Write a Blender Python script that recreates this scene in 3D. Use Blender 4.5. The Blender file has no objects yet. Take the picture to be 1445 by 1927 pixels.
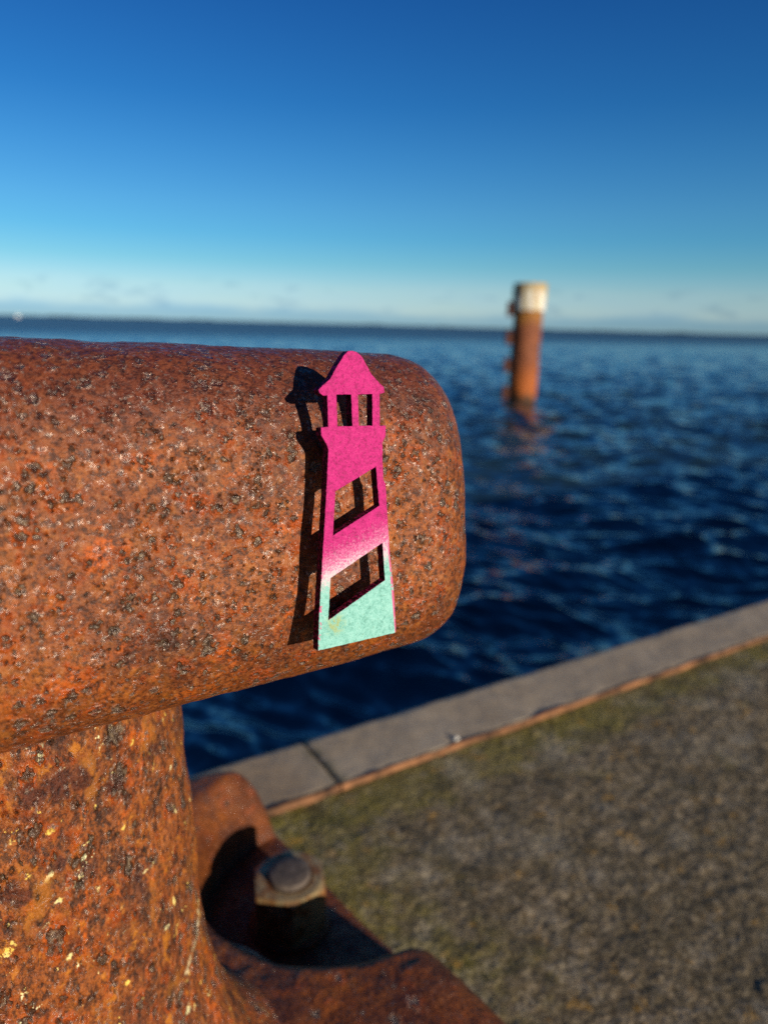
import bpy, bmesh, math
import numpy as np
from math import sin, cos, tan, pi, radians, sqrt
from mathutils import Vector, Matrix

# World frame: X runs along the quay edge, Y points out to sea, Z is up; ground at z=0, metres.
scene = bpy.context.scene
col = scene.collection
rng = np.random.default_rng(7)
WATER_Z = -1.5

# ------------------------------------------------------------------ helpers
def tag(o, label=None, cat=None, group=None, kind=None):
    if label: o['label'] = label
    if cat: o['category'] = cat
    if group: o['group'] = group
    if kind: o['kind'] = kind
    return o

def empty(name, loc):
    o = bpy.data.objects.new(name, None); col.objects.link(o); o.location = loc
    o.empty_display_size = .05
    return o

def mesh_obj(name, verts, faces, mat, parent=None, smooth=True):
    me = bpy.data.meshes.new(name)
    verts = np.asarray(verts, dtype=np.float32); faces = np.asarray(faces, dtype=np.int32)
    n, k = len(faces), faces.shape[1]
    me.vertices.add(len(verts)); me.vertices.foreach_set('co', verts.ravel())
    me.loops.add(n*k); me.loops.foreach_set('vertex_index', faces.ravel())
    me.polygons.add(n); me.polygons.foreach_set('loop_start', np.arange(0, n*k, k, dtype=np.int32))
    me.polygons.foreach_set('loop_total', np.full(n, k, dtype=np.int32))
    me.polygons.foreach_set('use_smooth', np.full(n, smooth))
    me.update(calc_edges=True); me.validate()
    if mat: me.materials.append(mat)
    o = bpy.data.objects.new(name, me); col.objects.link(o)
    if parent: o.parent = parent
    return o

def bm_obj(name, bm, mat, parent=None, smooth=False):
    me = bpy.data.meshes.new(name); bm.normal_update(); bm.to_mesh(me); bm.free()
    for p in me.polygons: p.use_smooth = smooth
    if mat: me.materials.append(mat)
    o = bpy.data.objects.new(name, me); col.objects.link(o)
    if parent: o.parent = parent
    return o

def grid_faces(nu, nv, wrap=False):
    """quads of a grid stored as index i*nv+j"""
    i = np.arange(nu-1)[:, None]; j = np.arange(nv if wrap else nv-1)[None, :]
    j2 = (j+1) % nv
    return np.stack([i*nv+j, (i+1)*nv+j, (i+1)*nv+j2, i*nv+j2], -1).reshape(-1, 4)

def hash3(ix, iy, iz, seed):
    h = (ix.astype(np.int64)*374761393 + iy.astype(np.int64)*668265263 + iz.astype(np.int64)*2147483647 + seed*974634777) & 0xffffffff
    h = ((h ^ (h >> 13))*1274126177) & 0xffffffff
    h = ((h ^ (h >> 16))*2246822519) & 0xffffffff
    return ((h ^ (h >> 15)) & 0xffffff)/float(0xffffff)

def vnoise(p, seed=0):
    f = np.floor(p); t = p-f; t = t*t*t*(t*(t*6-15)+10); i = f.astype(np.int64)
    r = 0
    for a in (0, 1):
        wx = t[:, 0] if a else 1-t[:, 0]
        for b in (0, 1):
            wy = t[:, 1] if b else 1-t[:, 1]
            for c in (0, 1):
                wz = t[:, 2] if c else 1-t[:, 2]
                r = r + wx*wy*wz*hash3(i[:, 0]+a, i[:, 1]+b, i[:, 2]+c, seed)
    return r*2-1

def fbm(p, scale, octs=4, gain=.5, seed=0):
    r = 0; a = 1; s = scale
    for k in range(octs):
        r = r + a*vnoise(p*s+17.3*k, seed+k); a *= gain; s *= 2.03
    return r

def grid_normals(P):
    """P (nu,nv,3)"""
    du = np.gradient(P, axis=0); dv = np.gradient(P, axis=1)
    n = np.cross(du, dv); l = np.linalg.norm(n, axis=-1, keepdims=True); l[l < 1e-12] = 1
    return n/l

def smooth01(x): 
    x = np.clip(x, 0, 1); return x*x*(3-2*x)

# ------------------------------------------------------------------ node helper
class NT:
    def __init__(s, name):
        s.mat = bpy.data.materials.new(name); s.mat.use_nodes = True
        s.t = s.mat.node_tree; s.t.nodes.clear()
        s.out = s.n('ShaderNodeOutputMaterial'); s.p = s.n('ShaderNodeBsdfPrincipled')
        s.l(s.p.outputs[0], s.out.inputs[0])
        s.tc = s.n('ShaderNodeTexCoord')
        s.obj = s.tc.outputs['Object']
    def n(s, typ, **kw):
        nd = s.t.nodes.new(typ)
        for k, v in kw.items(): setattr(nd, k, v)
        return nd
    def l(s, a, b): s.t.links.new(a, b)
    def put(s, sock, v):
        if v is None: return
        if isinstance(v, bpy.types.NodeSocket): s.l(v, sock)
        else:
            if sock.type == 'RGBA' and len(v) == 3: v = (*v, 1)
            sock.default_value = v
    def math(s, op, a, b=None, c=None, clamp=False):
        m = s.n('ShaderNodeMath', operation=op, use_clamp=clamp)
        s.put(m.inputs[0], a); s.put(m.inputs[1], b); s.put(m.inputs[2], c); return m.outputs[0]
    def noise(s, scale, detail=4, rough=.55, vec=None, lac=2., dist=0.):
        m = s.n('ShaderNodeTexNoise'); s.put(m.inputs['Vector'], vec or s.obj)
        m.inputs['Scale'].default_value = scale; m.inputs['Detail'].default_value = detail
        m.inputs['Roughness'].default_value = rough; m.inputs['Lacunarity'].default_value = lac
        m.inputs['Distortion'].default_value = dist
        return m
    def voro(s, scale, vec=None, rnd=1., feature='F1'):
        m = s.n('ShaderNodeTexVoronoi', feature=feature); s.put(m.inputs['Vector'], vec or s.obj)
        m.inputs['Scale'].default_value = scale; m.inputs['Randomness'].default_value = rnd; return m
    def mapr(s, v, a, b, c=0., d=1., smooth=True):
        m = s.n('ShaderNodeMapRange', interpolation_type='SMOOTHSTEP' if smooth else 'LINEAR')
        s.put(m.inputs[0], v); s.put(m.inputs[1], a); s.put(m.inputs[2], b); s.put(m.inputs[3], c); s.put(m.inputs[4], d); return m.outputs[0]
    def mix(s, f, a, b, mode='MIX'):
        m = s.n('ShaderNodeMix', data_type='RGBA', blend_type=mode)
        s.put(m.inputs[0], f); s.put(m.inputs[6], a); s.put(m.inputs[7], b); return m.outputs[2]
    def ramp(s, v, stops):
        m = s.n('ShaderNodeValToRGB'); s.put(m.inputs[0], v); e = m.color_ramp.elements
        while len(e) < len(stops): e.new(.5)
        for q, (pos, c) in zip(e, stops): q.position = pos; q.color = (*c, 1)
        return m.outputs[0]
    def mapping(s, scale=(1, 1, 1), loc=(0, 0, 0), rot=(0, 0, 0), vec=None):
        m = s.n('ShaderNodeMapping'); s.put(m.inputs[0], vec or s.obj)
        m.inputs[1].default_value = loc; m.inputs[2].default_value = rot; m.inputs[3].default_value = scale; return m.outputs[0]
    def warp(s, scale, amt, vec=None, detail=3):
        nz = s.noise(scale, detail, vec=vec)
        v = s.n('ShaderNodeVectorMath', operation='SUBTRACT'); s.l(nz.outputs['Color'], v.inputs[0]); v.inputs[1].default_value = (.5,)*3
        w = s.n('ShaderNodeVectorMath', operation='SCALE'); s.l(v.outputs[0], w.inputs[0]); w.inputs[3].default_value = amt
        a = s.n('ShaderNodeVectorMath', operation='ADD'); s.put(a.inputs[0], vec or s.obj); s.l(w.outputs[0], a.inputs[1]); return a.outputs[0]
    def bump(s, h, dist, strength=1., normal=None):
        b = s.n('ShaderNodeBump'); b.inputs['Strength'].default_value = strength; b.inputs['Distance'].default_value = dist
        s.l(h, b.inputs['Height'])
        if normal: s.l(normal, b.inputs['Normal'])
        return b.outputs[0]
    def fin(s, color=None, rough=None, normal=None, metal=0., spec=.5):
        s.put(s.p.inputs['Base Color'], color); s.put(s.p.inputs['Roughness'], rough)
        if normal: s.l(normal, s.p.inputs['Normal'])
        s.put(s.p.inputs['Metallic'], metal); s.put(s.p.inputs['Specular IOR Level'], spec)
        return s.mat

# ------------------------------------------------------------------ materials
def rust(name, tone=1., pit_scale=130., pit_keep=.72, flecks=False, blotch=0., stretch=(1, 1, 1), bumpy=1., patina=False, gloss=1., rough_scale=0., rs_amt=1., maroon=0., sheen=.42):
    m = NT(name)
    base = m.mapping(stretch)
    T = lambda c: tuple(x*tone for x in c)
    w = m.warp(120, .006, vec=base)
    big = m.noise(22, 9, .68, vec=base).outputs[0]
    mid = m.noise(95, 8, .7, vec=base).outputs[0]
    grain = m.noise(430, 4, .8, vec=base).outputs[0]
    fine = m.noise(1500, 3, .7, vec=base).outputs[0]
    c = m.ramp(big, [(.30, T((.10, .026, .010))), (.42, T((.21, .056, .015))), (.52, T((.32, .090, .019))), (.62, T((.38, .108, .016))), (.74, T((.46, .150, .016)))])
    # paler, pinkish-brown scale over part of the surface
    c = m.mix(m.mapr(mid, .47, .62, 0, .45), c, T((.36, .130, .045)))
    # saturated orange fresh rust
    of = m.math('MULTIPLY', m.mapr(m.noise(48, 7, .7, vec=w).outputs[0], .54, .66), m.mapr(mid, .38, .56))
    c = m.mix(m.math('MULTIPLY', of, .9), c, T((.56, .115, .003)))
    # dark grains
    c = m.mix(m.mapr(grain, .38, .56, .85, 0.), c, T((.055, .020, .012)))
    c = m.mix(m.mapr(grain, .56, .68, 0, .35), c, T((.50, .25, .13)))
    if blotch:
        bl = m.mapr(m.noise(38, 6, .62, vec=m.mapping((1, 1, .7))).outputs[0], .55, .68, 0, blotch)
        c = m.mix(bl, c, m.mix(m.mapr(grain, .4, .6), (.045, .014, .012), (.13, .05, .03)))
    if rough_scale:     # coarse scaly crust: dark flakes and golden streaks
        fl = m.noise(rough_scale, 5, .72, vec=m.warp(200, .003, vec=base)).outputs[0]
        c = m.mix(m.mapr(fl, .38, .50, .85*rs_amt, 0), c, m.mix(m.mapr(grain, .4, .6), (.028, .012, .009), (.10, .040, .022)))
        c = m.mix(m.mapr(fl, .55, .68, 0, .75*rs_amt), c, (.52, .19, .022))
        c = m.mix(m.mapr(m.noise(rough_scale*.45, 5, .7, vec=m.mapping((1, 1, .45))).outputs[0], .53, .66, 0, .6*rs_amt), c, (.40, .15, .024))
    # corrosion pits: two sizes of random craters
    tot = None; halo_t = None; rim_t = None
    for sc, keep, r1 in ((pit_scale, pit_keep, .37), (pit_scale*1.5, pit_keep*.8, .36), (pit_scale*3.0, pit_keep*.5, .32)):
        v = m.voro(sc, vec=m.warp(sc*3.2, .85/sc, vec=base, detail=4))
        sep = m.n('ShaderNodeSeparateColor'); m.l(v.outputs['Color'], sep.inputs[0])
        rad = m.mapr(sep.outputs[0], 1-keep, 1., r1*.45, r1, smooth=False)
        rad = m.math('MULTIPLY', rad, m.math('GREATER_THAN', sep.outputs[0], 1-keep))
        e = m.math('DIVIDE', v.outputs['Distance'], m.math('ADD', rad, .001))
        pit = m.mapr(e, .55, 1.05, 1., 0.)
        halo = m.mapr(e, .8, 2.3, 1., 0.)
        rim = m.math('MULTIPLY', m.mapr(e, .75, 1.05), m.mapr(e, 1.05, 1.6, 1., 0.))
        tot = pit if tot is None else m.math('MAXIMUM', tot, pit)
        halo_t = halo if halo_t is None else m.math('MAXIMUM', halo_t, halo)
        rim_t = rim if rim_t is None else m.math('MAXIMUM', rim_t, rim)
    hal = m.math('MULTIPLY', halo_t, m.mapr(m.noise(75, 4, vec=w).outputs[0], .42, .62, 0, .9))
    c = m.mix(hal, c, T((.44, .082, .006)))
    pc = m.ramp(m.noise(420, 4, .7, vec=base).outputs[0], [(.36, (.024, .014, .011)), (.50, (.085, .054, .040)), (.64, (.30, .22, .17))])
    c = m.mix(m.math('MULTIPLY', tot, .9), c, pc)
    if maroon:
        c = m.mix(m.mapr(m.noise(16, 6, .7).outputs[0], .36, .58, maroon, .1), c, m.mix(m.mapr(grain, .35, .62), (.040, .014, .011), (.135, .046, .032)))
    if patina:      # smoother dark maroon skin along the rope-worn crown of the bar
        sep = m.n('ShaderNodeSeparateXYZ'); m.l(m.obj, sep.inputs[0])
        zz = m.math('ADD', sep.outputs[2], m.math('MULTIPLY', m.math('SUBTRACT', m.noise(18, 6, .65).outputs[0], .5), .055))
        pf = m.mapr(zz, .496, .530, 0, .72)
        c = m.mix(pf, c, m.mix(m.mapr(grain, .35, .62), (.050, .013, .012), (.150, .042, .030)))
    if rough_scale: mid = m.math('ADD', mid, m.math('MULTIPLY', fl, .8))
    if flecks:
        fn = m.noise(150, 5, .72, vec=m.mapping((1, 1, .7))).outputs[0]
        fm = m.math('MULTIPLY', m.mapr(fn, .635, .655), m.mapr(m.noise(26, 3).outputs[0], .40, .52))
        c = m.mix(fm, c, m.mix(m.mapr(m.noise(30).outputs[0], .45, .6), (.80, .54, .14), (.82, .74, .52)))
        # larger flakes of old paint, dark scabs and one pale scrape by the foot, each at its own place on the post
        def spots(items, vec):
            tot_ = None
            for p_, r_ in items:
                dn = m.n('ShaderNodeVectorMath', operation='DISTANCE'); m.l(vec, dn.inputs[0]); dn.inputs[1].default_value = p_
                k_ = m.mapr(dn.outputs['Value'], r_*.55, r_*1.05, 1, 0)
                tot_ = k_ if tot_ is None else m.math('MAXIMUM', tot_, k_)
            return tot_
        wv = m.warp(160, .012, detail=5)
        scab = spots([((.0332, -.0443, .3605), .0075), ((.0434, -.042, .3604), .0085), ((.0526, -.040, .3580), .0065), ((.0683, -.0346, .348), .0055), ((.0880, -.0240, .352), .006), ((.0240, -.0459, .3180), .007), ((.0390, -.0455, .3260), .005)], m.warp(120, .016, detail=5))
        c = m.mix(m.math('MULTIPLY', scab, .85), c, m.mix(m.mapr(grain, .36, .6), (.030, .008, .007), (.115, .034, .022)))
        fk = spots([((.0278, -.0469, .3266), 0.0023), ((.0387, -.043, .3422), 0.0027), ((.0237, -.0459, .3434), 0.0014), ((.0402, -.0458, .2763), 0.0023), ((.0956, -.0265, .1963), 0.0029), ((.0526, -.0406, .3268), 0.0014), ((.0576, -.0376, .3431), 0.0015),
                    ((.0779, -.0318, .2949), 0.0018), ((.0823, -.0293, .2956), 0.0018), ((.0866, -.0297, .2561), 0.0020), ((.0345, -.0465, .2983), 0.0015), ((.0385, -.0455, .3066), 0.0018), ((.0206, -.0481, .2972), 0.0015), ((.0752, -.0305, .3653), 0.0018), ((.0683, -.0346, .3245), 0.0015)], wv)
        fk = m.math('MULTIPLY', fk, m.mapr(m.noise(420, 4, .8).outputs[0], .42, .50))
        c = m.mix(fk, c, m.mix(m.mapr(m.noise(40).outputs[0], .42, .58), (.72, .50, .13), (.74, .66, .42)))
        line = [(.1100, -.0048, .2330), (.1090, -.0070, .2290), (.1070, -.0100, .2255), (.1045, -.0135, .2235), (.1020, -.0165, .2215), (.0995, -.0195, .2190), (.0975, -.0218, .2160)]
        sc_ = m.math('MULTIPLY', spots([(p_, .0030) for p_ in line], m.warp(260, .004)), m.mapr(m.noise(330, 4, .8).outputs[0], .44, .58, 0, .8))
        c = m.mix(sc_, c, (.72, .60, .42))
    gm = m.n('ShaderNodeGamma'); m.l(c, gm.inputs[0]); gm.inputs[1].default_value = 1.12
    c = m.mix(1., gm.outputs[0], (1.30, 1.36, 1.14), 'MULTIPLY')
    # relief
    pn = m.noise(430, 3, .75, vec=m.mapping((1, 1, 1), loc=(3, 1, 2), vec=base)).outputs[0]
    h = m.math('MULTIPLY', mid, .55)
    h = m.math('ADD', h, m.math('MULTIPLY', grain, .42))
    h = m.math('ADD', h, m.math('MULTIPLY', fine, .10))
    h = m.math('ADD', h, m.math('MULTIPLY', tot, m.math('SUBTRACT', m.math('MULTIPLY', pn, 1.5), 1.25)))
    h = m.math('ADD', h, m.math('MULTIPLY', rim_t, .25))
    nrm = m.bump(h, .0019*bumpy)
    rn = m.noise(330, 3, .7, vec=base).outputs[0]
    rough = m.mapr(rn, .40, .64, .52, .30)
    rough = m.math('SUBTRACT', rough, m.math('MULTIPLY', m.mapr(rn, .58, .66), .10))
    rough = m.math('SUBTRACT', rough, m.math('MULTIPLY', tot, .24))
    spark = m.math('MULTIPLY', m.mapr(rn, .54, .64), m.mapr(mid, .44, .58))
    sp = m.math('ADD', sheen*gloss, m.math('MULTIPLY', m.math('MAXIMUM', tot, spark), (1-sheen)*gloss))
    # sun glints put into the colour: pale metallic flecks in pits and scattered scale
    gl = m.noise(620, 2, .6, vec=base).outputs[0]
    gk = m.math('MULTIPLY', m.mapr(gl, .53, .62), m.math('MAXIMUM', rim_t, m.math('MAXIMUM', tot, m.math('MULTIPLY', spark, .9))))
    gk = m.math('MULTIPLY', gk, gloss)
    c = m.mix(m.math('MULTIPLY', gk, .7), c, (.62, .46, .36))
    rough = m.mix(gk, rough, (.26, .26, .26))
    return m.fin(c, rough, nrm, metal=m.math('MULTIPLY', gk, .8), spec=sp)

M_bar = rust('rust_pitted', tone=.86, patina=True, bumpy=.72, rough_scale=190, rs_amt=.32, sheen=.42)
M_post = rust('rust_flecked', tone=.95, pit_scale=85, pit_keep=.45, flecks=True, blotch=.85, stretch=(1, 1, .6), bumpy=1.5, rough_scale=150)
M_base = rust('rust_base', tone=.74, pit_scale=60, pit_keep=.15, blotch=.8, bumpy=1.2, maroon=.6, gloss=.7)

def mat_paint():
    m = NT('lighthouse_paint')
    sep = m.n('ShaderNodeSeparateXYZ'); m.l(m.obj, sep.inputs[0]); x, y = sep.outputs[0], sep.outputs[1]
    g1 = m.noise(1500, 3, .8).outputs[0]; g2 = m.noise(650, 4, .7).outputs[0]; g3 = m.noise(90, 4).outputs[0]
    pink = m.ramp(g2, [(.30, (.34, .005, .108)), (.5, (.58, .012, .192)), (.72, (.70, .026, .235))])
    pink = m.mix(m.mapr(g1, .62, .72, 0, .5), pink, (.80, .16, .38))
    pink = m.mix(m.mapr(m.noise(1100, 2, .6).outputs[0], .60, .70, 0, .65), pink, (.24, .003, .06))
    mint = m.ramp(g2, [(.32, (.15, .40, .33)), (.46, (.25, .60, .51)), (.62, (.34, .70, .61))])
    mint = m.mix(m.mapr(m.noise(820, 3, .7).outputs[0], .60, .70, 0, .5), mint, (.16, .32, .20))
    mint = m.mix(m.mapr(g1, .64, .74, 0, .5), mint, (.62, .88, .78))
    # height above the slanting spray boundary, millimetres
    d = m.math('SUBTRACT', m.math('MULTIPLY', y, 1000), m.math('ADD', m.math('MULTIPLY', x, 275), 1.0))
    d = m.math('ADD', d, m.math('MULTIPLY', m.math('SUBTRACT', g3, .5), 5))
    jit = m.math('MULTIPLY', m.math('SUBTRACT', g1, .5), 20)
    white = m.mapr(m.math('ADD', d, jit), -4.5, 2.0, .85, 0)
    speck = m.mapr(m.math('ADD', d, m.math('MULTIPLY', jit, 1.5)), -1, 9, .5, 0)
    c = m.mix(speck, pink, (.90, .42, .60))
    c = m.mix(white, c, (.86, .74, .76))
    c = m.mix(m.mapr(m.math('ADD', d, m.math('MULTIPLY', jit, .8)), -8, -2, 1, 0), c, mint)
    # yellowish stain under the lower opening and pink left at the edges
    st = m.n('ShaderNodeVectorMath', operation='DISTANCE'); m.l(m.obj, st.inputs[0]); st.inputs[1].default_value = (-.0045, -.0215, .0022)
    c = m.mix(m.math('MULTIPLY', m.mapr(st.outputs['Value'], .001, .006, 1, 0), m.mapr(g2, .42, .6, .0, .8)), c, (.38, .42, .10))
    xr = m.math('ADD', m.math('MULTIPLY', y, -.042), .02070)
    er = m.mapr(m.math('SUBTRACT', x, xr), -.0009, -.0004)
    er = m.math('MULTIPLY', er, m.mapr(m.noise(180, 4, .7).outputs[0], .40, .48))
    xl = m.math('SUBTRACT', m.math('MULTIPLY', y, .118), .00875)
    el = m.mapr(m.math('SUBTRACT', x, xl), .0005, .0013, 1, 0)
    el = m.math('MULTIPLY', el, m.mapr(m.noise(210, 4, .7).outputs[0], .52, .58))
    e = m.math('MULTIPLY', m.math('MAXIMUM', er, el), m.mapr(y, .002, .012, .9, 0))
    c = m.mix(e, c, (.78, .07, .26))
    h = m.math('ADD', m.math('MULTIPLY', g1, .5), g2)
    return m.fin(c, .55, m.bump(h, .00062), spec=.4)
M_paint = mat_paint()

def mat_char():
    m = NT('charred_edge')
    g = m.noise(700, 4, .8).outputs[0]; big = m.noise(90).outputs[0]
    at = m.n('ShaderNodeAttribute', attribute_name='spray')
    f = m.math('MULTIPLY', m.mapr(g, .47, .56), at.outputs['Fac'])
    c = m.mix(f, m.ramp(big, [(.3, (.004, .003, .003)), (.7, (.012, .006, .007))]), (.80, .045, .25))
    return m.fin(c, .85, m.bump(g, .0006), spec=.15)
M_char = mat_char()

def mat_simple(name, c, rough=.5, metal=0., spec=.5, nscale=60, var=.25, b=.0005):
    m = NT(name); nz = m.noise(nscale, 6, .65).outputs[0]
    col_ = m.mix(m.mapr(nz, .3, .7), tuple(x*(1-var) for x in c), tuple(min(1, x*(1+var)) for x in c))
    return m.fin(col_, rough, m.bump(nz, b), metal, spec)
M_magnet = mat_simple('magnet_metal', (.12, .12, .13), .35, .9)
M_stud = mat_simple('stud_steel', (.115, .088, .070), .7, .0, .3, 160, .35, .0007)

def mat_nut():
    m = NT('nut_galvanised'); nz = m.noise(70, 6, .65).outputs[0]; g = m.noise(500, 4, .7).outputs[0]
    c = m.mix(m.mapr(nz, .40, .60), (.50, .36, .17), (.34, .13, .035))
    c = m.mix(m.mapr(g, .35, .55, .6, 0), c, (.08, .05, .03))
    return m.fin(c, .48, m.bump(m.math('ADD', nz, m.math('MULTIPLY', g, .4)), .0008), .35, .5)
M_nut = mat_nut()

def mat_ground():
    m = NT('weathered_concrete')
    sep = m.n('ShaderNodeSeparateXYZ'); m.l(m.obj, sep.inputs[0]); x, y = sep.outputs[0], sep.outputs[1]
    n1 = m.noise(5, 8, .65).outputs[0]; n2 = m.noise(42, 8, .7).outputs[0]; n3 = m.noise(160, 6, .72).outputs[0]; n4 = m.noise(600, 4, .7).outputs[0]
    grit = m.noise(330, 5, .8).outputs[0]
    v = m.voro(130, vec=m.warp(150, .004)); sep2 = m.n('ShaderNodeSeparateColor'); m.l(v.outputs['Color'], sep2.inputs[0])
    v2 = m.voro(55, vec=m.warp(80, .008)); sep3 = m.n('ShaderNodeSeparateColor'); m.l(v2.outputs['Color'], sep3.inputs[0])
    c = m.ramp(n3, [(.28, (.065, .048, .027)), (.45, (.19, .142, .088)), (.58, (.30, .23, .15)), (.75, (.46, .37, .26))])
    peb = m.mapr(v.outputs['Distance'], .18, .42, 1, 0)
    c = m.mix(m.math('MULTIPLY', peb, m.mapr(sep2.outputs[0], .45, .95, 0, .75)), c, m.mix(sep2.outputs[1], (.30, .25, .20), (.44, .40, .34)))
    peb2 = m.mapr(v2.outputs['Distance'], .12, .30, 1, 0)
    c = m.mix(m.math('MULTIPLY', peb2, m.mapr(sep3.outputs[0], .72, .9, 0, .7)), c, m.mix(sep3.outputs[1], (.20, .17, .14), (.42, .38, .33)))
    c = m.mix(m.mapr(n2, .40, .62, .6, 0), c, m.mix(n3, (.07, .058, .028), (.17, .13, .070)))
    n5 = m.noise(75, 4, .62).outputs[0]
    c = m.mix(m.mapr(n5, .40, .52, .75, 0), c, (.060, .046, .026))
    c = m.mix(m.mapr(n5, .54, .64, 0, .6), c, (.50, .41, .30))
    # lichen and moss: olive everywhere in patches, denser along the kerb and round the casting
    moss_n = m.noise(14, 8, .7).outputs[0]
    kerb = m.mapr(y, .53, .665, 0, .52)
    dx = m.math('SUBTRACT', x, .27); near = m.mapr(dx, 0., .16, .40, 0)
    near = m.math('MULTIPLY', near, m.mapr(y, .15, .30, .3, 1))
    thr = m.math('SUBTRACT', .66, m.math('MULTIPLY', m.math('MAXIMUM', kerb, near), .62))
    mo = m.mapr(m.math('SUBTRACT', m.math('ADD', m.math('MULTIPLY', moss_n, .7), m.math('MULTIPLY', n2, .3)), thr), -.13, .09)
    c = m.mix(m.math('MULTIPLY', mo, .85), c, m.ramp(n3, [(.3, (.055, .054, .006)), (.5, (.19, .170, .015)), (.7, (.44, .35, .04))]))
    # ochre lichen dots
    och = m.math('MULTIPLY', m.mapr(m.noise(34, 5, .6).outputs[0], .58, .66), m.mapr(n3, .42, .58))
    c = m.mix(m.math('MULTIPLY', och, .9), c, (.50, .26, .02))
    # a few pale shell grits
    v3 = m.voro(70); s4 = m.n('ShaderNodeSeparateColor'); m.l(v3.outputs['Color'], s4.inputs[0])
    gr = m.math('MULTIPLY', m.mapr(v3.outputs['Distance'], .06, .11, 1, 0), m.math('GREATER_THAN', s4.outputs[0], .90))
    c = m.mix(gr, c, (.80, .76, .70))
    c = m.mix(m.mapr(n1, .42, .65, .4, 0), c, (.10, .08, .045))
    gp = m.math('MULTIPLY', m.mapr(m.noise(11, 7, .68).outputs[0], .50, .64, 0, .6), m.mapr(n3, .36, .56))
    c = m.mix(gp, c, (.40, .36, .30))
    c = m.mix(m.mapr(grit, .36, .50, .75, 0), c, (.055, .042, .024))
    c = m.mix(m.mapr(grit, .54, .64, 0, .65), c, (.56, .48, .35))
    n6 = m.noise(26, 5, .62).outputs[0]
    c = m.mix(m.mapr(n6, .36, .50, .55, 0), c, (.055, .048, .030))
    c = m.mix(m.mapr(n6, .55, .68, 0, .25), c, (.46, .41, .34))
    c = m.mix(1., c, (1.18, 1.12, .97), 'MULTIPLY')
    h = m.math('ADD', m.math('MULTIPLY', n2, 1.2), m.math('MULTIPLY', n3, .8))
    h = m.math('ADD', h, m.math('MULTIPLY', n5, 1.4))
    h = m.math('ADD', h, m.math('MULTIPLY', n4, .25))
    h = m.math('ADD', h, m.math('MULTIPLY', peb, .35))
    h = m.math('ADD', h, m.math('MULTIPLY', gr, .6))
    h = m.math('ADD', h, m.math('MULTIPLY', grit, .8))
    return m.fin(c, .75, m.bump(h, .0013), spec=.35)
M_ground = mat_ground()

def mat_coping():
    m = NT('coping_concrete')
    sep = m.n('ShaderNodeSeparateXYZ'); m.l(m.obj, sep.inputs[0]); x, y, z = sep.outputs
    n1 = m.noise(9, 8, .65).outputs[0]; n2 = m.noise(60, 7, .7).outputs[0]; n3 = m.noise(400, 4, .7).outputs[0]
    c = m.ramp(n1, [(.3, (.44, .35, .25)), (.5, (.56, .455, .335)), (.72, (.66, .55, .42))])
    c = m.mix(m.mapr(n2, .36, .6, .4, 0), c, (.33, .27, .20))
    c = m.mix(m.mapr(n3, .35, .5, .3, 0), c, (.10, .09, .08))
    # browner, mossier around the joint by the bollard
    jd = m.math('ABSOLUTE', x)
    near = m.math('MULTIPLY', m.mapr(jd, .0, .024, .8, 0), m.mapr(n2, .42, .62))
    c = m.mix(near, c, (.12, .11, .035))
    left = m.mapr(x, -.07, .004, .55, 0)
    c = m.mix(left, c, (.36, .25, .15))
    c = m.mix(1., c, (.88, .84, .745), 'MULTIPLY')
    return m.fin(c, .6, m.bump(m.math('ADD', n2, m.math('MULTIPLY', n3, .4)), .0007), spec=.4)
M_coping = mat_coping()
M_edge = mat_simple('rusty_edge_steel', (.20, .088, .036), .7, 0, .3, 16, .85, .001)
M_wall = mat_simple('quay_wall_concrete', (.20, .18, .16), .8, 0, .3, 6, .4, .004)

def mat_water():
    m = NT('sea_water')
    geo = m.n('ShaderNodeNewGeometry')
    sep = m.n('ShaderNodeSeparateXYZ'); m.l(m.obj, sep.inputs[0])
    # random wavelet slopes, on top of the modelled waves; offshore they stand in for all the chop
    off = m.mapr(sep.outputs[1], 8., 90., .15, .06)
    tot = None
    for sc, w, rz in ((1.1, .8, .5), (4.5, .8, .3), (15., .55, .7)):
        nz = m.noise(sc, 3, .6, vec=m.mapping((1, 1.25, 1), rot=(0, 0, rz)))
        d = m.n('ShaderNodeVectorMath', operation='SUBTRACT'); m.l(nz.outputs['Color'], d.inputs[0]); d.inputs[1].default_value = (.5, .5, .5)
        e = m.n('ShaderNodeVectorMath', operation='SCALE'); m.l(d.outputs[0], e.inputs[0]); e.inputs[3].default_value = w
        if tot is None: tot = e.outputs[0]
        else:
            q = m.n('ShaderNodeVectorMath', operation='ADD'); m.l(tot, q.inputs[0]); m.l(e.outputs[0], q.inputs[1]); tot = q.outputs[0]
    fl = m.n('ShaderNodeVectorMath', operation='MULTIPLY'); m.l(tot, fl.inputs[0]); fl.inputs[1].default_value = (4., 4., 0.)
    sc_ = m.n('ShaderNodeVectorMath', operation='SCALE'); m.l(fl.outputs[0], sc_.inputs[0]); m.l(off, sc_.inputs[3])
    ad = m.n('ShaderNodeVectorMath', operation='ADD'); m.l(geo.outputs['Normal'], ad.inputs[0]); m.l(sc_.outputs[0], ad.inputs[1])
    nn = m.n('ShaderNodeVectorMath', operation='NORMALIZE'); m.l(ad.outputs[0], nn.inputs[0])
    m.fin((.015, .036, .045), m.mapr(sep.outputs[1], 10., 160., .07, .40), nn.outputs[0], 0., 1.)
    m.p.inputs['IOR'].default_value = 1.5
    return m.mat
M_water = mat_water()

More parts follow.
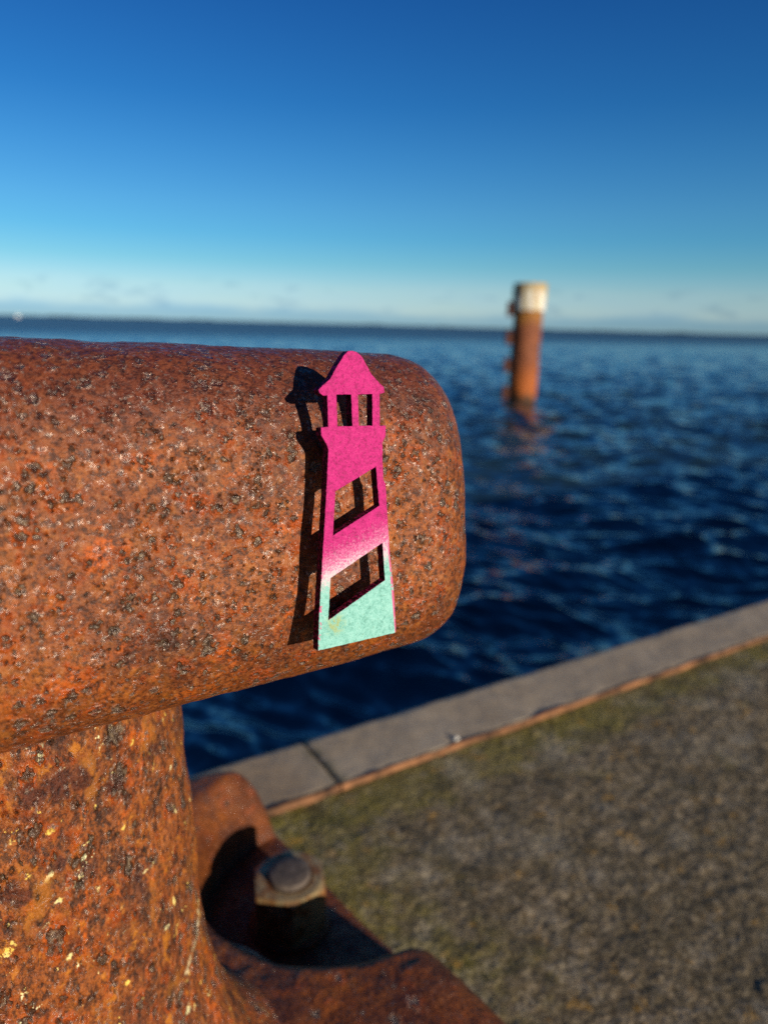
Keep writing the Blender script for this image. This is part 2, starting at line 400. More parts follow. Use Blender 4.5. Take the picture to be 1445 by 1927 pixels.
def mat_pile():
    m = NT('pile_steel')
    sep = m.n('ShaderNodeSeparateXYZ'); m.l(m.obj, sep.inputs[0]); z = sep.outputs[2]
    n1 = m.noise(2.4, 7, .65, vec=m.mapping((1, 1, .5))).outputs[0]; n2 = m.noise(14, 6, .7).outputs[0]
    c = m.ramp(n1, [(.3, (.13, .038, .017)), (.5, (.27, .082, .032)), (.7, (.38, .125, .045))])
    zz = m.math('ADD', z, m.math('MULTIPLY', m.math('SUBTRACT', n1, .5), .8))
    c = m.mix(m.mapr(zz, .45, 1.35, .8, 0), c, (.52, .13, .014))          # fresh orange splash zone
    c = m.mix(m.mapr(zz, 2.0, 2.5, 0, .8), c, (.42, .18, .025))           # ochre stain under the cap
    c = m.mix(m.mapr(zz, .12, .28, .85, 0), c, (.030, .026, .012))          # weed at the waterline
    c = m.mix(m.mapr(n2, .35, .55, .5, 0), c, (.08, .03, .018))
    return m.fin(c, .7, m.bump(n2, .02), spec=.35)
M_pile = mat_pile()
M_bracket = mat_simple('bracket_rust', (.12, .043, .027), .75, 0, .3, 9, .45, .01)
def mat_cap():
    m = NT('cap_white')
    n1 = m.noise(5, 5, .65, vec=m.mapping((1, 1, .22))).outputs[0]; n2 = m.noise(20, 5).outputs[0]
    sep = m.n('ShaderNodeSeparateXYZ'); m.l(m.obj, sep.inputs[0])
    c = m.mix(m.mapr(n1, .38, .58), (.60, .48, .22), (.88, .86, .78))
    top = m.mapr(m.math('ADD', sep.outputs[2], m.math('MULTIPLY', n1, .5)), 3.24, 3.47, 0, .8)
    c = m.mix(top, c, (.42, .29, .08))
    c = m.mix(m.mapr(m.noise(7, 6, .7, vec=m.mapping((1, 1, .3))).outputs[0], .49, .60, 0, .8), c, (.40, .20, .06))
    return m.fin(c, .6, m.bump(n2, .01), spec=.3)
M_cap = mat_cap()
M_shore = mat_simple('shore_green', (.030, .045, .040), .9, 0, .1, .02, .4, .0)
M_hull = mat_simple('boat_white', (.82, .80, .76), .4, 0, .4, 1., .05, .0)
M_glass = mat_simple('boat_glass', (.02, .03, .04), .1, 0, .5, 1., .1, .0)
M_shell = mat_simple('pale_stone', (.74, .70, .62), .6, 0, .4, 300, .15, .0006)

# ------------------------------------------------------------------ world and sun
SUN_EL, SUN_TH = radians(14), radians(13)          # elevation; turn from straight inland (-Y) towards +X
sdir = Vector((sin(SUN_TH)*cos(SUN_EL), -cos(SUN_TH)*cos(SUN_EL), sin(SUN_EL)))
world = bpy.data.worlds.new('World'); scene.world = world; world.use_nodes = True
wt = world.node_tree; wt.nodes.clear()
def wn(t, **k):
    n = wt.nodes.new(t)
    for a, b in k.items(): setattr(n, a, b)
    return n
wout = wn('ShaderNodeOutputWorld'); wbg = wn('ShaderNodeBackground'); wt.links.new(wbg.outputs[0], wout.inputs[0])
sky = wn('ShaderNodeTexSky', sky_type='NISHITA', sun_disc=False, sun_elevation=SUN_EL, sun_rotation=pi-SUN_TH,
         altitude=0., air_density=1., dust_density=.0, ozone_density=3.)
wbg.inputs[1].default_value = .10
def wmath(op, a, b=None, clamp=False):
    m = wn('ShaderNodeMath', operation=op, use_clamp=clamp)
    for s, v in zip(m.inputs, (a, b)):
        if v is None: continue
        if isinstance(v, bpy.types.NodeSocket): wt.links.new(v, s)
        else: s.default_value = v
    return m.outputs[0]
def wmix(f, a, b, mode='MIX'):
    m = wn('ShaderNodeMix', data_type='RGBA', blend_type=mode)
    for s, v in zip((m.inputs[0], m.inputs[6], m.inputs[7]), (f, a, b)):
        if isinstance(v, bpy.types.NodeSocket): wt.links.new(v, s)
        else: s.default_value = v
    return m.outputs[2]
def wmapr(v, a, b, c=0., d=1.):
    m = wn('ShaderNodeMapRange', interpolation_type='SMOOTHSTEP'); wt.links.new(v, m.inputs[0])
    for i, q in enumerate((a, b, c, d)): m.inputs[i+1].default_value = q
    return m.outputs[0]
wtc = wn('ShaderNodeTexCoord'); wsep = wn('ShaderNodeSeparateXYZ'); wt.links.new(wtc.outputs['Generated'], wsep.inputs[0])
wz = wsep.outputs[2]
# clear cold air: deeper blue overhead, paler towards the horizon, a bank of low cloud along it
gr = wn('ShaderNodeValToRGB'); wt.links.new(wz, gr.inputs[0])
STOPS = [(0., (.36, .67, 1.30)), (.012, (.39, .70, 1.34)), (.024, (.70, .94, 1.40)), (.046, (.74, .965, 1.26)), (.077, (.48, .885, 1.12)), (.11, (.35, .83, 1.12)),
         (.142, (.332, .80, 1.12)), (.203, (.236, .705, 1.085)), (.26, (.151, .595, 1.025)), (.36, (.108, .48, .945)), (.75, (.085, .43, .90))]
e = gr.color_ramp.elements
while len(e) < len(STOPS): e.new(.5)
wmap = wn('ShaderNodeMapping'); wt.links.new(wtc.outputs['Generated'], wmap.inputs[0]); wmap.inputs[3].default_value = (1., 1., 5.)
wnz = wn('ShaderNodeTexNoise'); wt.links.new(wmap.outputs[0], wnz.inputs[0]); wnz.inputs['Scale'].default_value = 9.; wnz.inputs['Detail'].default_value = 6.; wnz.inputs['Roughness'].default_value = .6
wob = wmath('MULTIPLY', wmath('SUBTRACT', wnz.outputs[0], .5), .030)
wob = wmath('MULTIPLY', wob, wmapr(wz, .03, .07, 1, 0))
wt.links.new(wmath('ADD', wz, wob), gr.inputs[0])
for q, (p_, k_) in zip(e, STOPS): q.position = p_; q.color = (*[x*.5 for x in k_], 1)
c = wmix(1., sky.outputs[0], gr.outputs[0], 'MULTIPLY')
c = wmix(1., c, (2., 2., 2., 1.), 'MULTIPLY')
c = wmix(wmapr(wsep.outputs[1], .25, -.5), c, wmix(1., c, (.3, .3, .3, 1.), 'MULTIPLY'))  # unseen sunward half of the sky dimmed to deepen the shadows
# small flat cloud puffs low over the sea
wmp2 = wn('ShaderNodeMapping'); wt.links.new(wtc.outputs['Generated'], wmp2.inputs[0]); wmp2.inputs[3].default_value = (1., 1., 3.2)
wn2 = wn('ShaderNodeTexNoise'); wt.links.new(wmp2.outputs[0], wn2.inputs[0]); wn2.inputs['Scale'].default_value = 26.; wn2.inputs['Detail'].default_value = 4.
puff = wmath('MULTIPLY', wmapr(wn2.outputs[0], .54, .68), wmath('MULTIPLY', wmapr(wz, .012, .024), wmapr(wz, .040, .058, 1, 0)))
c = wmix(wmath('MULTIPLY', puff, .55), c, wmix(1., c, (.62, .70, .80, 1.), 'MULTIPLY'))
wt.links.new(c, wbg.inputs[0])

sun = bpy.data.lights.new('sun', 'SUN'); sun.energy = 5.0; sun.angle = radians(.5); sun.color = (1., .90, .76)
so = bpy.data.objects.new('sun', sun); col.objects.link(so)
so.rotation_euler = sdir.to_track_quat('Z', 'Y').to_euler(); so.location = sdir*20

# ------------------------------------------------------------------ camera
cam = bpy.data.cameras.new('camera'); co = bpy.data.objects.new('camera', cam); col.objects.link(co)
cam.sensor_fit = 'VERTICAL'; cam.sensor_height = 36; cam.lens = 36*1336/1927
cam.clip_start = .01; cam.clip_end = 30000
AZ, PITCH, ROLL = radians(58), radians(14.715), radians(1.546)
F = Vector((cos(AZ)*cos(PITCH), sin(AZ)*cos(PITCH), -sin(PITCH)))
R0 = Vector((sin(AZ), -cos(AZ), 0)); U0 = R0.cross(F)
Rr = R0*cos(ROLL)+U0*sin(ROLL); Ur = -R0*sin(ROLL)+U0*cos(ROLL)
mw = Matrix((Rr, Ur, -F)).transposed().to_4x4(); mw.translation = Vector((0, 0, .55))
co.matrix_world = mw; scene.camera = co
cam.dof.use_dof = True; cam.dof.focus_distance = .272; cam.dof.aperture_fstop = 6.5

# ------------------------------------------------------------------ lighthouse cut-out
TAU = radians(8)
LH_O = Vector((.12, .21975, .46314))
OUT = [(7.11,78.46),(4.91,76.48),(2.33,73.2),(-.97,68.55),(-3.77,66.45),(-5.76,64.91),(-5.42,63.69),(-4.01,62.72),(-2.42,62.68),(-2.82,51.64),(-5.7,51.5),(-5.76,48.76),(-3.84,45.42),(-3.24,43.47),(-4.88,29.54),(-7.04,13.01),(-8.8,-.56),(-10.78,-15.49),(-12.25,-29.97),(21.2,-30.1),(21.75,-29.6),(21.86,-28.02),(21.71,-12.36),(20.72,1.08),(20.38,16.9),(20.3,28.57),(19.35,30.68),(19.4,37.95),(19.77,44.62),(21.33,47.25),(21.53,50.93),(18.95,50.96),(19.45,62.77),(21.73,63.1),(21.52,65.15),(18.73,67.67),(16.56,69.84),(14.48,73.32),(12.85,76.2),(10.72,77.91),(8.98,78.47)]
HOLES = [[(1.35,62.95),(7.36,62.79),(7.11,51.34),(1.07,51.64)],[(10.26,62.81),(16.26,62.71),(15.71,51.11),(9.91,51.4)],[(-1.34,28.09),(16.32,35.69),(16.93,20.82),(-3.32,11.97)],[(-5.29,-3.71),(17.58,6.39),(17.84,-8.29),(-7.32,-19.35)]]
T_PL = 4.4
def ragged(poly, step=.55, amp=.085):
    pts = []
    for (x0, y0), (x1, y1) in zip(poly, poly[1:]+poly[:1]):
        L = math.hypot(x1-x0, y1-y0); n = max(1, int(L/step))
        for k in range(n):
            t = k/n; a = amp if k else amp*.3
            q = np.array([[x0+(x1-x0)*t, y0+(y1-y0)*t, 1.7]])
            pts.append((q[0,0]+a*(fbm(q, .9, 3, .7, 5)[0]), q[0,1]+a*(fbm(q, .9, 3, .7, 55)[0])))
    return pts
cu = bpy.data.curves.new('lh', 'CURVE'); cu.dimensions = '2D'; cu.fill_mode = 'BOTH'
for poly in [OUT]+HOLES:
    pts = ragged(poly); sp = cu.splines.new('POLY'); sp.points.add(len(pts)-1); sp.use_cyclic_u = True
    for p, (x, y) in zip(sp.points, pts): p.co = (x*.001, y*.001, 0, 1)
cu.extrude = T_PL*.0005-.00018; cu.bevel_depth = .00018; cu.bevel_resolution = 1; cu.offset = -.00018
tmp = bpy.data.objects.new('tmp', cu); col.objects.link(tmp)
me = bpy.data.meshes.new_from_object(tmp.evaluated_get(bpy.context.evaluated_depsgraph_get()))
bpy.data.objects.remove(tmp)
me.name = 'plate'; me.materials.clear(); me.materials.append(M_paint); me.materials.append(M_char)
for p in me.polygons:
    p.material_index = 0 if p.normal.z > .5 else 1
    p.use_smooth = False
co_ = np.zeros(len(me.vertices)*3); me.vertices.foreach_get('co', co_); co_ = co_.reshape(-1, 3)
spn = me.attributes.new('spray', 'FLOAT', 'FACE')
# pink overspray left on the rim of the mint part, and on the upward faces of the cut edges
outl = np.array(OUT)*.001
vals = np.zeros(len(co_))
spn.data.foreach_set('value', np.array([1.0 if p.normal.y > .5 else (.30 if abs(p.normal.z) < .3 else .8) for p in me.polygons], dtype=np.float32))
lh = empty('wooden_lighthouse', LH_O); lh.rotation_euler = (pi/2-TAU, 0, 0)
tag(lh, 'small pink and mint cut-out lighthouse stuck upright on the end of the rusty bollard bar', 'lighthouse cutout')
plate = bpy.data.objects.new('cutout_plate', me); col.objects.link(plate); plate.parent = lh; plate.location = (0, 0, -T_PL*.0005)
for (mx, my) in ((.0075, .0425), (.006, -.0235)):
    bm = bmesh.new(); bmesh.ops.create_cone(bm, cap_ends=True, segments=32, radius1=.0045, radius2=.0045, depth=.0135)
    bmesh.ops.bevel(bm, geom=[e for e in bm.edges if abs(e.verts[0].co.z-e.verts[1].co.z) < 1e-5], offset=.0005, segments=2, affect='EDGES')
    o = bm_obj('magnet', bm, M_magnet, lh); o.location = (mx, my, -T_PL*.001-.0066)

# ------------------------------------------------------------------ bollard
bol = empty('mooring_bollard', (-.02, .33, 0))
tag(bol, 'large rusty iron mooring bollard with a thick horizontal bar and bolted base on the quay', 'bollard')
def rel(P): return np.asarray(P)-np.array([-.02, .33, 0])

# horizontal bar, a rounded-square casting with a rounded end
def bar_mesh():
    nn, tau, B0, ar, zc, vfront = 3.3, TAU, .0722, .97, .4654, .235
    ue, rr = .2034, .030
    uc = -.02
    us = list(np.linspace(-.06, ue-rr, 430)); th = np.linspace(0, pi/2, 120)[1:]
    sc = [0.]*len(us)
    us += list(ue-rr+rr*np.sin(th)); sc += list(rr*(1-np.cos(th)))
    caps = np.linspace(1, 0, 40)[1:]
    us += [ue+.004*(1-q*q) for q in caps]; sc += [None]*len(caps); capq = [0]*(len(us)-len(caps))+list(caps)
    # far half out to the other end, mirrored, coarser
    left_us = [2*uc-u for u in us[-159::3]]; left_sc = sc[-159::3]; left_q = capq[-159::3]
    us = left_us[::-1]+list(np.linspace(2*uc-(ue-rr)+.004, -.066, 60))+us
    sc = left_sc[::-1]+[0.]*60+sc; capq = left_q[::-1]+[0]*60+capq
    M = 900
    a = np.linspace(0, 2*pi, M, endpoint=False)
    ca, sa = np.cos(a), np.sin(a)
    cx = np.sign(ca)*np.abs(ca)**(2/nn); sy = np.sign(sa)*np.abs(sa)**(2/nn)
    P = np.zeros((len(us), M, 3))
    for i, (u, s, q) in enumerate(zip(us, sc, capq)):
        b = B0-.030*(u-.1) if u > uc else B0-.030*(2*uc-u-.1)
        if s is None: b2 = (b-rr)*q; a2 = (b*ar-rr)*q
        else: b2 = b-s; a2 = b*ar-s
        v0 = vfront+b*ar*cos(tau)
        x = a2*cx; y = b2*sy
        P[i, :, 0] = u; P[i, :, 1] = v0-x*cos(tau)+y*sin(tau); P[i, :, 2] = zc+x*sin(tau)+y*cos(tau)
    N = grid_normals(np.concatenate([P[:, -1:], P, P[:, :1]], 1))[:, 1:-1]
    flat = P.reshape(-1, 3)
    d = fbm(flat, 28, 3, .5, 3)*.00075 + fbm(flat, 120, 4, .55, 9)*.00022
    if (N[len(us)//2, 0]@np.array([0, -1, 0])) < 0: N = -N
    flat = flat+N.reshape(-1, 3)*d[:, None]
    return flat, grid_faces(len(us), M, True)
V, Fc = bar_mesh()
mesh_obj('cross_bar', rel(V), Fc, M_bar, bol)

# upright post with a flared foot
CU, CV = -.0105, .35
zs = np.linspace(.47, .255, 260)
rs = .100+(.375-zs)*.048
th = np.linspace(0, pi/2, 70)[1:]
FL, ZB = .080, .088
zs = np.concatenate([zs, .255-(.255-ZB)*np.sin(th)])
rs = np.concatenate([rs, rs[-1]+FL*(1-np.cos(th))])
M = 900
a = np.linspace(0, 2*pi, M, endpoint=False)
P = np.stack([CU+rs[:, None]*np.cos(a), CV+(rs[:, None]-.035)*np.sin(a), np.repeat(zs[:, None], M, 1)], -1)
N = np.stack([np.cos(a)[None, :].repeat(len(zs), 0), np.sin(a)[None, :].repeat(len(zs), 0), np.zeros((len(zs), M))], -1)
flat = P.reshape(-1, 3)
q = flat*np.array([1, 1, .7])
flat = flat+N.reshape(-1, 3)*(fbm(q, 30, 3, .5, 21)*.0011+fbm(q, 130, 4, .55, 27)*.0004)[:, None]
mesh_obj('post', rel(flat), grid_faces(len(zs), M, True), M_post, bol)

# base casting: heavy lobes with a scooped pocket round the anchor bolt
def poly_sdf(px, py, poly):
    poly = np.array(poly); d = np.full(px.shape, 1e9); inside = np.zeros(px.shape, bool)
    for (x0, y0), (x1, y1) in zip(poly, np.roll(poly, -1, 0)):
        ex, ey = x1-x0, y1-y0; wx, wy = px-x0, py-y0
        t = np.clip((wx*ex+wy*ey)/(ex*ex+ey*ey), 0, 1)
        d = np.minimum(d, (wx-ex*t)**2+(wy-ey*t)**2)
        c = ((y0 <= py) & (y1 > py) | (y1 <= py) & (y0 > py)) & (px < (x1-x0)*(py-y0)/(y1-y0+1e-15)+x0)
        inside ^= c
    d = np.sqrt(d); return np.where(inside, -d, d)
def base_mesh():
    right = [(.20, -.008), (.26, .002), (.288, .03), (.308, .09), (.316, .20), (.312, .29), (.296, .37), (.279, .45), (.269, .52), (.258, .59), (.250, .625), (.236, .650), (.205, .662)]
    poly = right+[(2*CU-x, y) for x, y in right[::-1]]
    gu = np.linspace(-.36, .32, 400); gv = np.linspace(-.025, .68, 420)
    fine = np.linspace(.08, .32, 260); gu = np.concatenate([np.linspace(-.36, .078, 130), fine])
    gv = np.concatenate([np.linspace(-.025, .198, 70), np.linspace(.20, .68, 420)])
    U, W = np.meshgrid(gu, gv, indexing='ij')
    sd = -poly_sdf(U, W, poly)                      # positive inside
    flange = .026*smooth01(sd/.008)**.5
    r = np.hypot(U-CU, W-CV)
    def rnd(x, R): x = np.clip(x/R, 0, 1); return np.sqrt(1-(1-x)**2)
    crown = .100-.010*smooth01((r-.2)/.2)+.003*np.exp(-((U-.258)**2+(W-.335)**2)/.045**2)+.017*smooth01((W-.50)/.09)
    lobe_d = sd-.004
    lobe = crown*rnd(lobe_d, .048)
    notch = .112-np.hypot(U-.253, W-.484)           # positive inside the pocket
    lobe = np.where(lobe_d > 0, lobe, 0)
    k = .30+.70*rnd(-notch, .024)
    body = np.where(notch > 0, 0, lobe*np.clip(k, 0, 1))   # soft shoulders where pocket and outer face meet
    h = np.maximum(flange, body)
    h = np.where(sd > 0, h, -.004)
    P = np.stack([U, W, h], -1).reshape(-1, 3)
    P[:, 2] += np.where(h.ravel() > .001, fbm(P, 25, 4, .5, 33)*.0013+fbm(P, 140, 3, .5, 37)*.0004, 0)
    return P, grid_faces(len(gu), len(gv))
V, Fc = base_mesh()
mesh_obj('base_casting', rel(V), Fc, M_base, bol)

# anchor bolt: hexagonal nut on a washer with the stud standing proud
NC = Vector((.216, .487, .026))
bolt = None
def lathe_bm(prof, seg=48):
    bm = bmesh.new(); rings = []
    for r, z in prof:
        rings.append([bm.verts.new((r*cos(2*pi*k/seg), r*sin(2*pi*k/seg), z)) for k in range(seg)])
    for A, B in zip(rings, rings[1:]):
        for k in range(seg): bm.faces.new((A[k], A[(k+1) % seg], B[(k+1) % seg], B[k]))
    bm.faces.new(rings[-1]); bm.faces.new(rings[0][::-1]); return bm
def nut_bm():
    af, H = .0300, .0455          # apothem, height
    bm = bmesh.new(); seg = 96; R = af/cos(pi/6)
    def hexr(t): 
        t = (t % (pi/3))-pi/6; return af/cos(t)
    def ring(f, z): return [bm.verts.new((f(2*pi*k/seg)*cos(2*pi*k/seg), f(2*pi*k/seg)*sin(2*pi*k/seg), z(2*pi*k/seg) if callable(z) else z)) for k in range(seg)]
    ztop = lambda t: H-max(0, (hexr(t)-af*.985))*tan(radians(32))
    rings = [ring(hexr, 0.), ring(hexr, ztop)]
    for q in (.985, .94): rings.append(ring(lambda t, q=q: min(hexr(t), af*q), H if q < .98 else H-.0004))
    rings.append(ring(lambda t: .0205, H)); rings.append(ring(lambda t: .0188, H-.0022)); rings.append(ring(lambda t: .0170, H-.004))
    for A, B in zip(rings, rings[1:]):
        for k in range(seg): bm.faces.new((A[k], A[(k+1) % seg], B[(k+1) % seg], B[k]))
    return bm
bolt = bm_obj('anchor_bolt', lathe_bm([(.0186, 0), (.0186, .0525), (.0182, .0536), (.0172, .0541), (.008, .0543)]), M_stud, bol, True)
bolt.location = rel(NC)
nb = nut_bm(); nut = bm_obj('nut', nb, M_nut, bolt); nut.location = (0, 0, .004); nut.rotation_euler = (0, 0, math.atan2(-.487, -.216)+radians(4))
w = bm_obj('washer', lathe_bm([(.036, -.004), (.036, .003), (.0345, .0042), (.019, .0042)], 64), M_base, bolt, True)

# ------------------------------------------------------------------ quay ground
def axis(fine0, fine1, step, lo, hi):
    f = np.arange(fine0, fine1, step); out = list(f)
    s, x = step, f[-1]
    while x < hi: s *= 1.22; x += s; out.append(min(x, hi))
    s, x = step, f[0]; pre = []
    while x > lo: s *= 1.22; x -= s; pre.append(max(x, lo))
    return np.array(pre[::-1]+out)
gx = axis(.20, 1.55, .0026, -60, 400)
gy = axis(-.02, .658, .0026, -60, .658)
gy = np.append(gy[gy < .658], .6585)
U, W = np.meshgrid(gx, gy, indexing='ij')
P = np.stack([U, W, np.zeros_like(U)], -1).reshape(-1, 3)
fade = (smooth01((U-.16)/.08)*smooth01((1.9-U)/.5)*smooth01((W+.15)/.15)).ravel()
sel = fade > 0; p = P[sel]
hh = fbm(p, 9, 3, .5, 41)*.0016+fbm(p, 80, 3, .6, 45)*.00025+fbm(p, 190, 2, .6, 47)*.00035
# pebbles of the worn surface
def worley(p, cell, seed):
    f = np.floor(p[:, :2]/cell).astype(np.int64); best = np.full(len(p), 9.); idv = np.zeros(len(p))
    for a in (-1, 0, 1):
        for b in (-1, 0, 1):
            ix, iy = f[:, 0]+a, f[:, 1]+b; z0 = np.zeros_like(ix)
            fx = (ix+hash3(ix, iy, z0, seed))*cell; fy = (iy+hash3(ix, iy, z0+1, seed))*cell
            d = np.hypot(p[:, 0]-fx, p[:, 1]-fy)/cell; k = d < best
            best = np.where(k, d, best); idv = np.where(k, hash3(ix, iy, z0+2, seed), idv)
    return best, idv
for cell, amp in ((.0075, .0006), (.021, .0005)):
    d, i = worley(p, cell, 60+int(cell*1000)); r = .25+.25*i
    hh += amp*np.where(i > .35, np.sqrt(np.clip(1-(d/r)**2, 0, 1)), 0)
P[sel, 2] = hh*fade[sel]-.0005
tag(mesh_obj('quay_ground', P, grid_faces(len(gx), len(gy)), M_ground), kind='structure')

# wall of the quay down into the water
def box_bm(x0, x1, y0, y1, z0, z1, bev=0., seg=3):
    bm = bmesh.new(); bmesh.ops.create_cube(bm, size=1)
    for v in bm.verts: v.co = Vector((x0+(v.co.x+.5)*(x1-x0), y0+(v.co.y+.5)*(y1-y0), z0+(v.co.z+.5)*(z1-z0)))
    if bev: bmesh.ops.bevel(bm, geom=list(bm.edges), offset=bev, segments=seg, affect='EDGES')
    return bm
qw = bm_obj('quay_wall', box_bm(-60, 400, .60, .762, -4, -.062), M_wall)
tag(qw, 'concrete quay wall dropping from the coping stones into the sea', 'wall')

# coping stones along the edge, their inner arris cased in rusty steel
JX = .3625
def coping(x0, x1, label):
    n = max(2, min(500, int((x1-x0)/.01)))
    e = empty('coping_stone', (JX, .72, 0)); tag(e, label, 'coping stone', 'coping stones along the quay edge')
    xs = np.unique(np.concatenate([np.linspace(x0, x1, n), np.linspace(max(x0, -.2), min(x1, 1.7), 360)]))
    prof = [(.6635, -.06), (.6635, .0048), (.6645, .0058)]
    prof += [(.668+k*.0075, .0062) for k in range(13)]
    prof += [(.762+.020*sin(t), -.0138+.020*cos(t)) for t in np.linspace(0, pi/2, 9)]+[(.782, -.06)]
    pr = np.array(prof)
    P = np.zeros((len(xs), len(pr), 3)); P[:, :, 0] = xs[:, None]; P[:, :, 1] = pr[None, :, 0]; P[:, :, 2] = pr[None, :, 1]
    # rounded, chipped ends at the joints
    dz = np.minimum(xs-x0, x1-xs); drop = .003*np.clip(1-dz/.005, 0, 1)**2
    P[:, 1:-1, 2] -= drop[:, None]
    f = P.reshape(-1, 3); f[:, 2] += np.where(f[:, 2] > -.05, fbm(f, 14, 4, .5, 71)*.0011+fbm(f, 70, 3, .5, 73)*.0004, 0)
    F_ = grid_faces(len(xs), len(pr))[:, ::-1]
    f = np.vstack([f]); k = len(pr); last = (len(xs)-1)*k
    o = mesh_obj('stone_block', f-np.array([JX, .72, 0]), F_, M_coping, e)
    bm = bmesh.new(); bm.from_mesh(o.data)
    bm.verts.ensure_lookup_table()
    for st in (0, last):
        try: bm.faces.new([bm.verts[st+i] for i in range(k)])
        except Exception: pass
    bmesh.ops.recalc_face_normals(bm, faces=bm.faces); bm.to_mesh(o.data); bm.free()
    # steel angle
    pe = np.array([(.6600, -.03), (.6600, .0050), (.6606, .0064), (.6618, .0070), (.6642, .0070), (.6648, .0058)])
    P = np.zeros((len(xs), len(pe), 3)); P[:, :, 0] = xs[:, None]; P[:, :, 1] = pe[None, :, 0]; P[:, :, 2] = pe[None, :, 1]
    f = P.reshape(-1, 3); f[:, 1] += fbm(f*np.array([1, 0, 0]), 25, 4, .6, 81)*.0006; f[:, 2] += fbm(f*np.array([1, 0, 0]), 18, 4, .6, 83)*.0009*(f[:, 2] > 0)
    mesh_obj('steel_edge', f-np.array([JX, .72, 0]), grid_faces(len(xs), len(pe))[:, ::-1], M_edge, e)
coping(-3.0, JX-.0013, 'brownish coping stone beside the bollard foot, ending at the mossy joint')
coping(JX+.0013, 3.4, 'long grey coping stone right of the mossy joint, with a pale pebble on it')

# pale pebble on the long coping stone
bm = bmesh.new(); bmesh.ops.create_icosphere(bm, subdivisions=3, radius=1)
for v in bm.verts:
    n_ = v.co.copy(); k = 1+.22*math.sin(3*n_.x+1)*math.cos(2.5*n_.y)+.1*math.sin(5*n_.z+n_.x*4)
    v.co = Vector((n_.x*.0048*k, n_.y*.0036*k, n_.z*.0024*k))
peb = bm_obj('pebble', bm, M_shell, smooth=True); peb.location = (.5447, .671, .0085)
tag(peb, 'tiny pale pebble lying on the grey coping stone near its rusty inner edge', 'pebble')

# ------------------------------------------------------------------ sea
def sea_mesh():
    # polar grid about the foot of the quay, rings growing with distance
    az = np.concatenate([np.linspace(-8, 22, 60, endpoint=False), np.linspace(22, 98, 820, endpoint=False), np.linspace(98, 188, 90)])
    az = np.radians(az)
    r = np.concatenate([np.geomspace(.7, 2.4, 26, endpoint=False), np.geomspace(2.4, 260, 920, endpoint=False), np.geomspace(260, 9000, 80)])
    Rg, A = np.meshgrid(r, az, indexing='ij')
    X = Rg*np.cos(A); Y = Rg*np.sin(A)
    dr = np.gradient(r)[:, None]*np.ones_like(X)
    Z = np.zeros_like(X); DX = np.zeros_like(X); DY = np.zeros_like(X)
    g = np.random.default_rng(11)
    wind = radians(200)
    lam = np.geomspace(.16, 5.0, 84)
    for L in lam:
        th = wind+g.normal(0, .62); k = 2*pi/L; ph = g.uniform(0, 2*pi)
        amp = .0105*L**.78*g.uniform(.5, 1.3)
        if L > .8: amp *= (.8/L)**.75
        fade = smooth01((L/np.maximum(dr, 1e-6)-2.2)/3)
        # slow patchiness so the chop is not uniform
        patch = .75+.5*np.sin(X*.35*np.cos(th+1)+Y*.35*np.sin(th+1)+ph*3)*np.sin(X*.21-Y*.17+ph)
        arg = k*(X*cos(th)+Y*sin(th))+ph
        Z += amp*fade*patch*np.cos(arg)
        DX -= .8*amp*fade*patch*cos(th)*np.sin(arg); DY -= .8*amp*fade*patch*sin(th)*np.sin(arg)
    return np.stack([X+DX, Y+DY, Z], -1).reshape(-1, 3), grid_faces(len(r), len(az))
V, Fc = sea_mesh()
sea = mesh_obj('sea', V, Fc[:, ::1], M_water); sea.location = (0, .35, WATER_Z); tag(sea, kind='structure')

# far low shore along the horizon
def shore():
    az = np.radians(np.linspace(5, 165, 900)); R = 5200.
    q = np.stack([az*60, az*0, az*0], 1)
    h = 5.0+5.0*np.clip(fbm(q, .5, 4, .55, 91)+.2, 0, 2)+2.2*np.clip(fbm(q, 6, 3, .6, 95), 0, 1)
    rows = []
    for rr, hf in ((R, 0), (R+15, .8), (R+120, 1), (R+600, .9), (R+900, 0)):
        rows.append(np.stack([rr*np.cos(az), rr*np.sin(az), WATER_Z-.5+h*hf], 1))
    P = np.stack(rows, 0)
    return P.reshape(-1, 3), grid_faces(len(rows), len(az))
V, Fc = shore(); tag(mesh_obj('distant_shore', V, Fc, M_shore), kind='structure')

# ------------------------------------------------------------------ steel pile standing in the water
PX, PY = 14.45, 15.70
pile = empty('mooring_pile', (PX, PY, WATER_Z))
tag(pile, 'rusty steel mooring pile with a white painted cap standing in the sea', 'mooring pile')
def tube(name, r, z0, z1, mat, ribs=0, seg=96, nz=40, close=True):
    a = np.linspace(0, 2*pi, seg, endpoint=False); zs = np.linspace(z0, z1, nz)
    rad = r*(1+(.012*np.cos(a*ribs) if ribs else 0))
    P = np.stack([np.outer(np.ones(nz), rad*np.cos(a)), np.outer(np.ones(nz), rad*np.sin(a)), np.outer(zs, np.ones(seg))], -1)
    if close:  # bevelled rim and a closed top
        ex = []
        for f, dz in ((.985, .012), (.96, .02), (.90, .02), (.88, -.05), (.0, -.05)):
            ex.append(np.stack([rad*f*np.cos(a), rad*f*np.sin(a), np.full(seg, z1+dz)], -1))
        P = np.concatenate([P, np.array(ex)], 0)
    f = P.reshape(-1, 3); n = f*np.array([1, 1, 0]); n /= (np.linalg.norm(n, axis=1, keepdims=True)+1e-9)
    f = f+n*(fbm(f, 3, 3, .5, 101)*.012)[:, None]
    return mesh_obj(name, f, grid_faces(len(P), seg, True), mat, pile)
tube('shaft', .405, -1.5, 2.60, M_pile, close=False)
tube('cap', .465, 2.56, 3.28, M_cap, ribs=14)
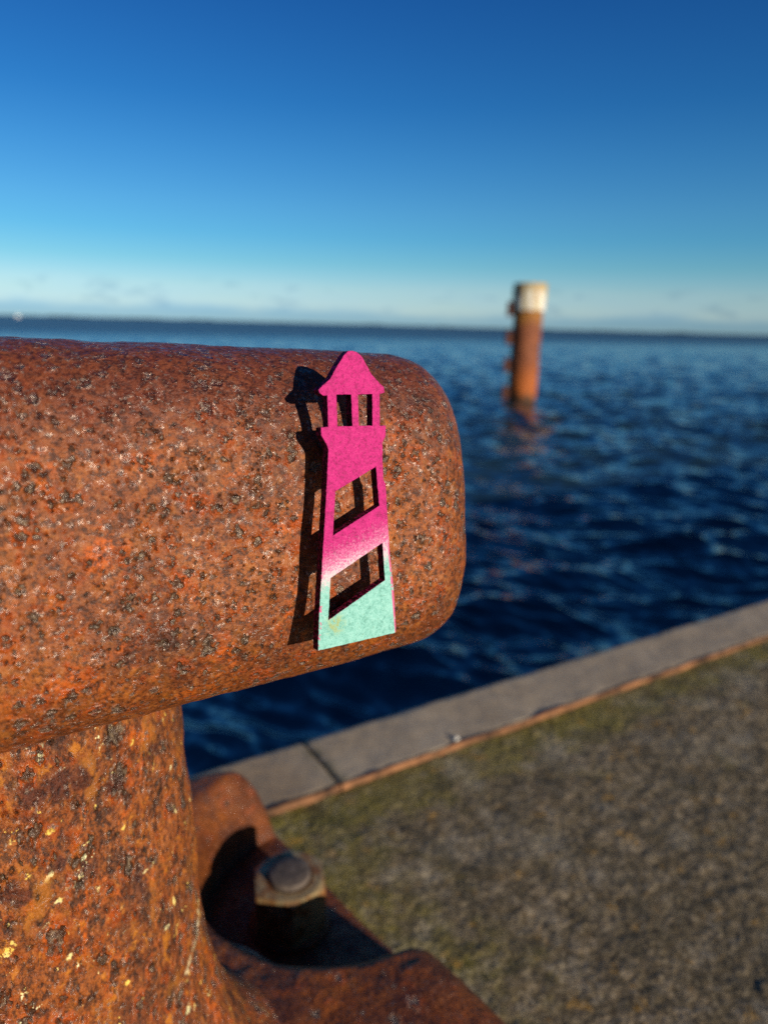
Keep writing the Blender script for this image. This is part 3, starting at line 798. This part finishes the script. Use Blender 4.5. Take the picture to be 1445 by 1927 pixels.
# mooring brackets on the side away from the sun
view = math.atan2(-PY, -PX); bang = view-radians(82)
for zc in (.22, 1.0, 1.78, 2.56):
    bm = bmesh.new()
    for (x0, x1, y0, y1, z0, z1) in ((.34, .52, -.17, -.08, zc-.14, zc+.20), (.34, .52, .08, .17, zc-.14, zc+.20), (.49, .58, -.20, .20, zc-.17, zc+.24)):
        b2 = box_bm(x0, x1, y0, y1, z0, z1, .012, 2); mt = bpy.data.meshes.new('t'); b2.to_mesh(mt); b2.free(); bm.from_mesh(mt); bpy.data.meshes.remove(mt)
    o = bm_obj('mooring_bracket', bm, M_bracket, pile); o.rotation_euler = (0, 0, bang)

# ------------------------------------------------------------------ small boat far off at the left
def ray(x, y):
    return F+Rr*((x-722.5)/1336)-Ur*((y-963.5)/1336)
BO = Vector((92., 1010., WATER_Z))
boat = empty('white_boat', BO); boat.rotation_euler = (0, 0, radians(25))
tag(boat, 'tiny white boat far off on the horizon at the left', 'boat')
bm = bmesh.new(); L, Bm = 7.5, 1.3
secs = [(-L/2, .9, 1.1), (-L/4, 1.0, 1.05), (L/8, .95, 1.15), (L*.36, .55, 1.4), (L/2, .02, 1.7)]
rings = []
for x, wd, hh_ in secs:
    rings.append([bm.verts.new((x, -Bm*wd, hh_)), bm.verts.new((x, -Bm*wd*.8, .2)), bm.verts.new((x, 0, -.3)), bm.verts.new((x, Bm*wd*.8, .2)), bm.verts.new((x, Bm*wd, hh_))])
for A, B in zip(rings, rings[1:]):
    for k in range(4): bm.faces.new((A[k], A[k+1], B[k+1], B[k]))
    bm.faces.new((A[4], A[0], B[0], B[4]))
bm.faces.new(rings[0]); bm_obj('hull', bm, M_hull, boat)
cab = bm_obj('cabin', box_bm(-2.2, 1.2, -.9, .9, 1.1, 3.4, .15, 2), M_hull, boat)
bm_obj('window', box_bm(-1.8, .9, -.93, .93, 2.4, 3.0), M_glass, cab)

# ------------------------------------------------------------------ view
vs = scene.view_settings; vs.view_transform = 'Standard'; vs.look = 'None'; vs.exposure = 0.; vs.gamma = 1.; vs.use_curve_mapping = False
scene.cycles.use_denoising = False
scene.cycles.max_bounces = 6; scene.cycles.sample_clamp_indirect = 1.5; scene.cycles.sample_clamp_direct = 6.
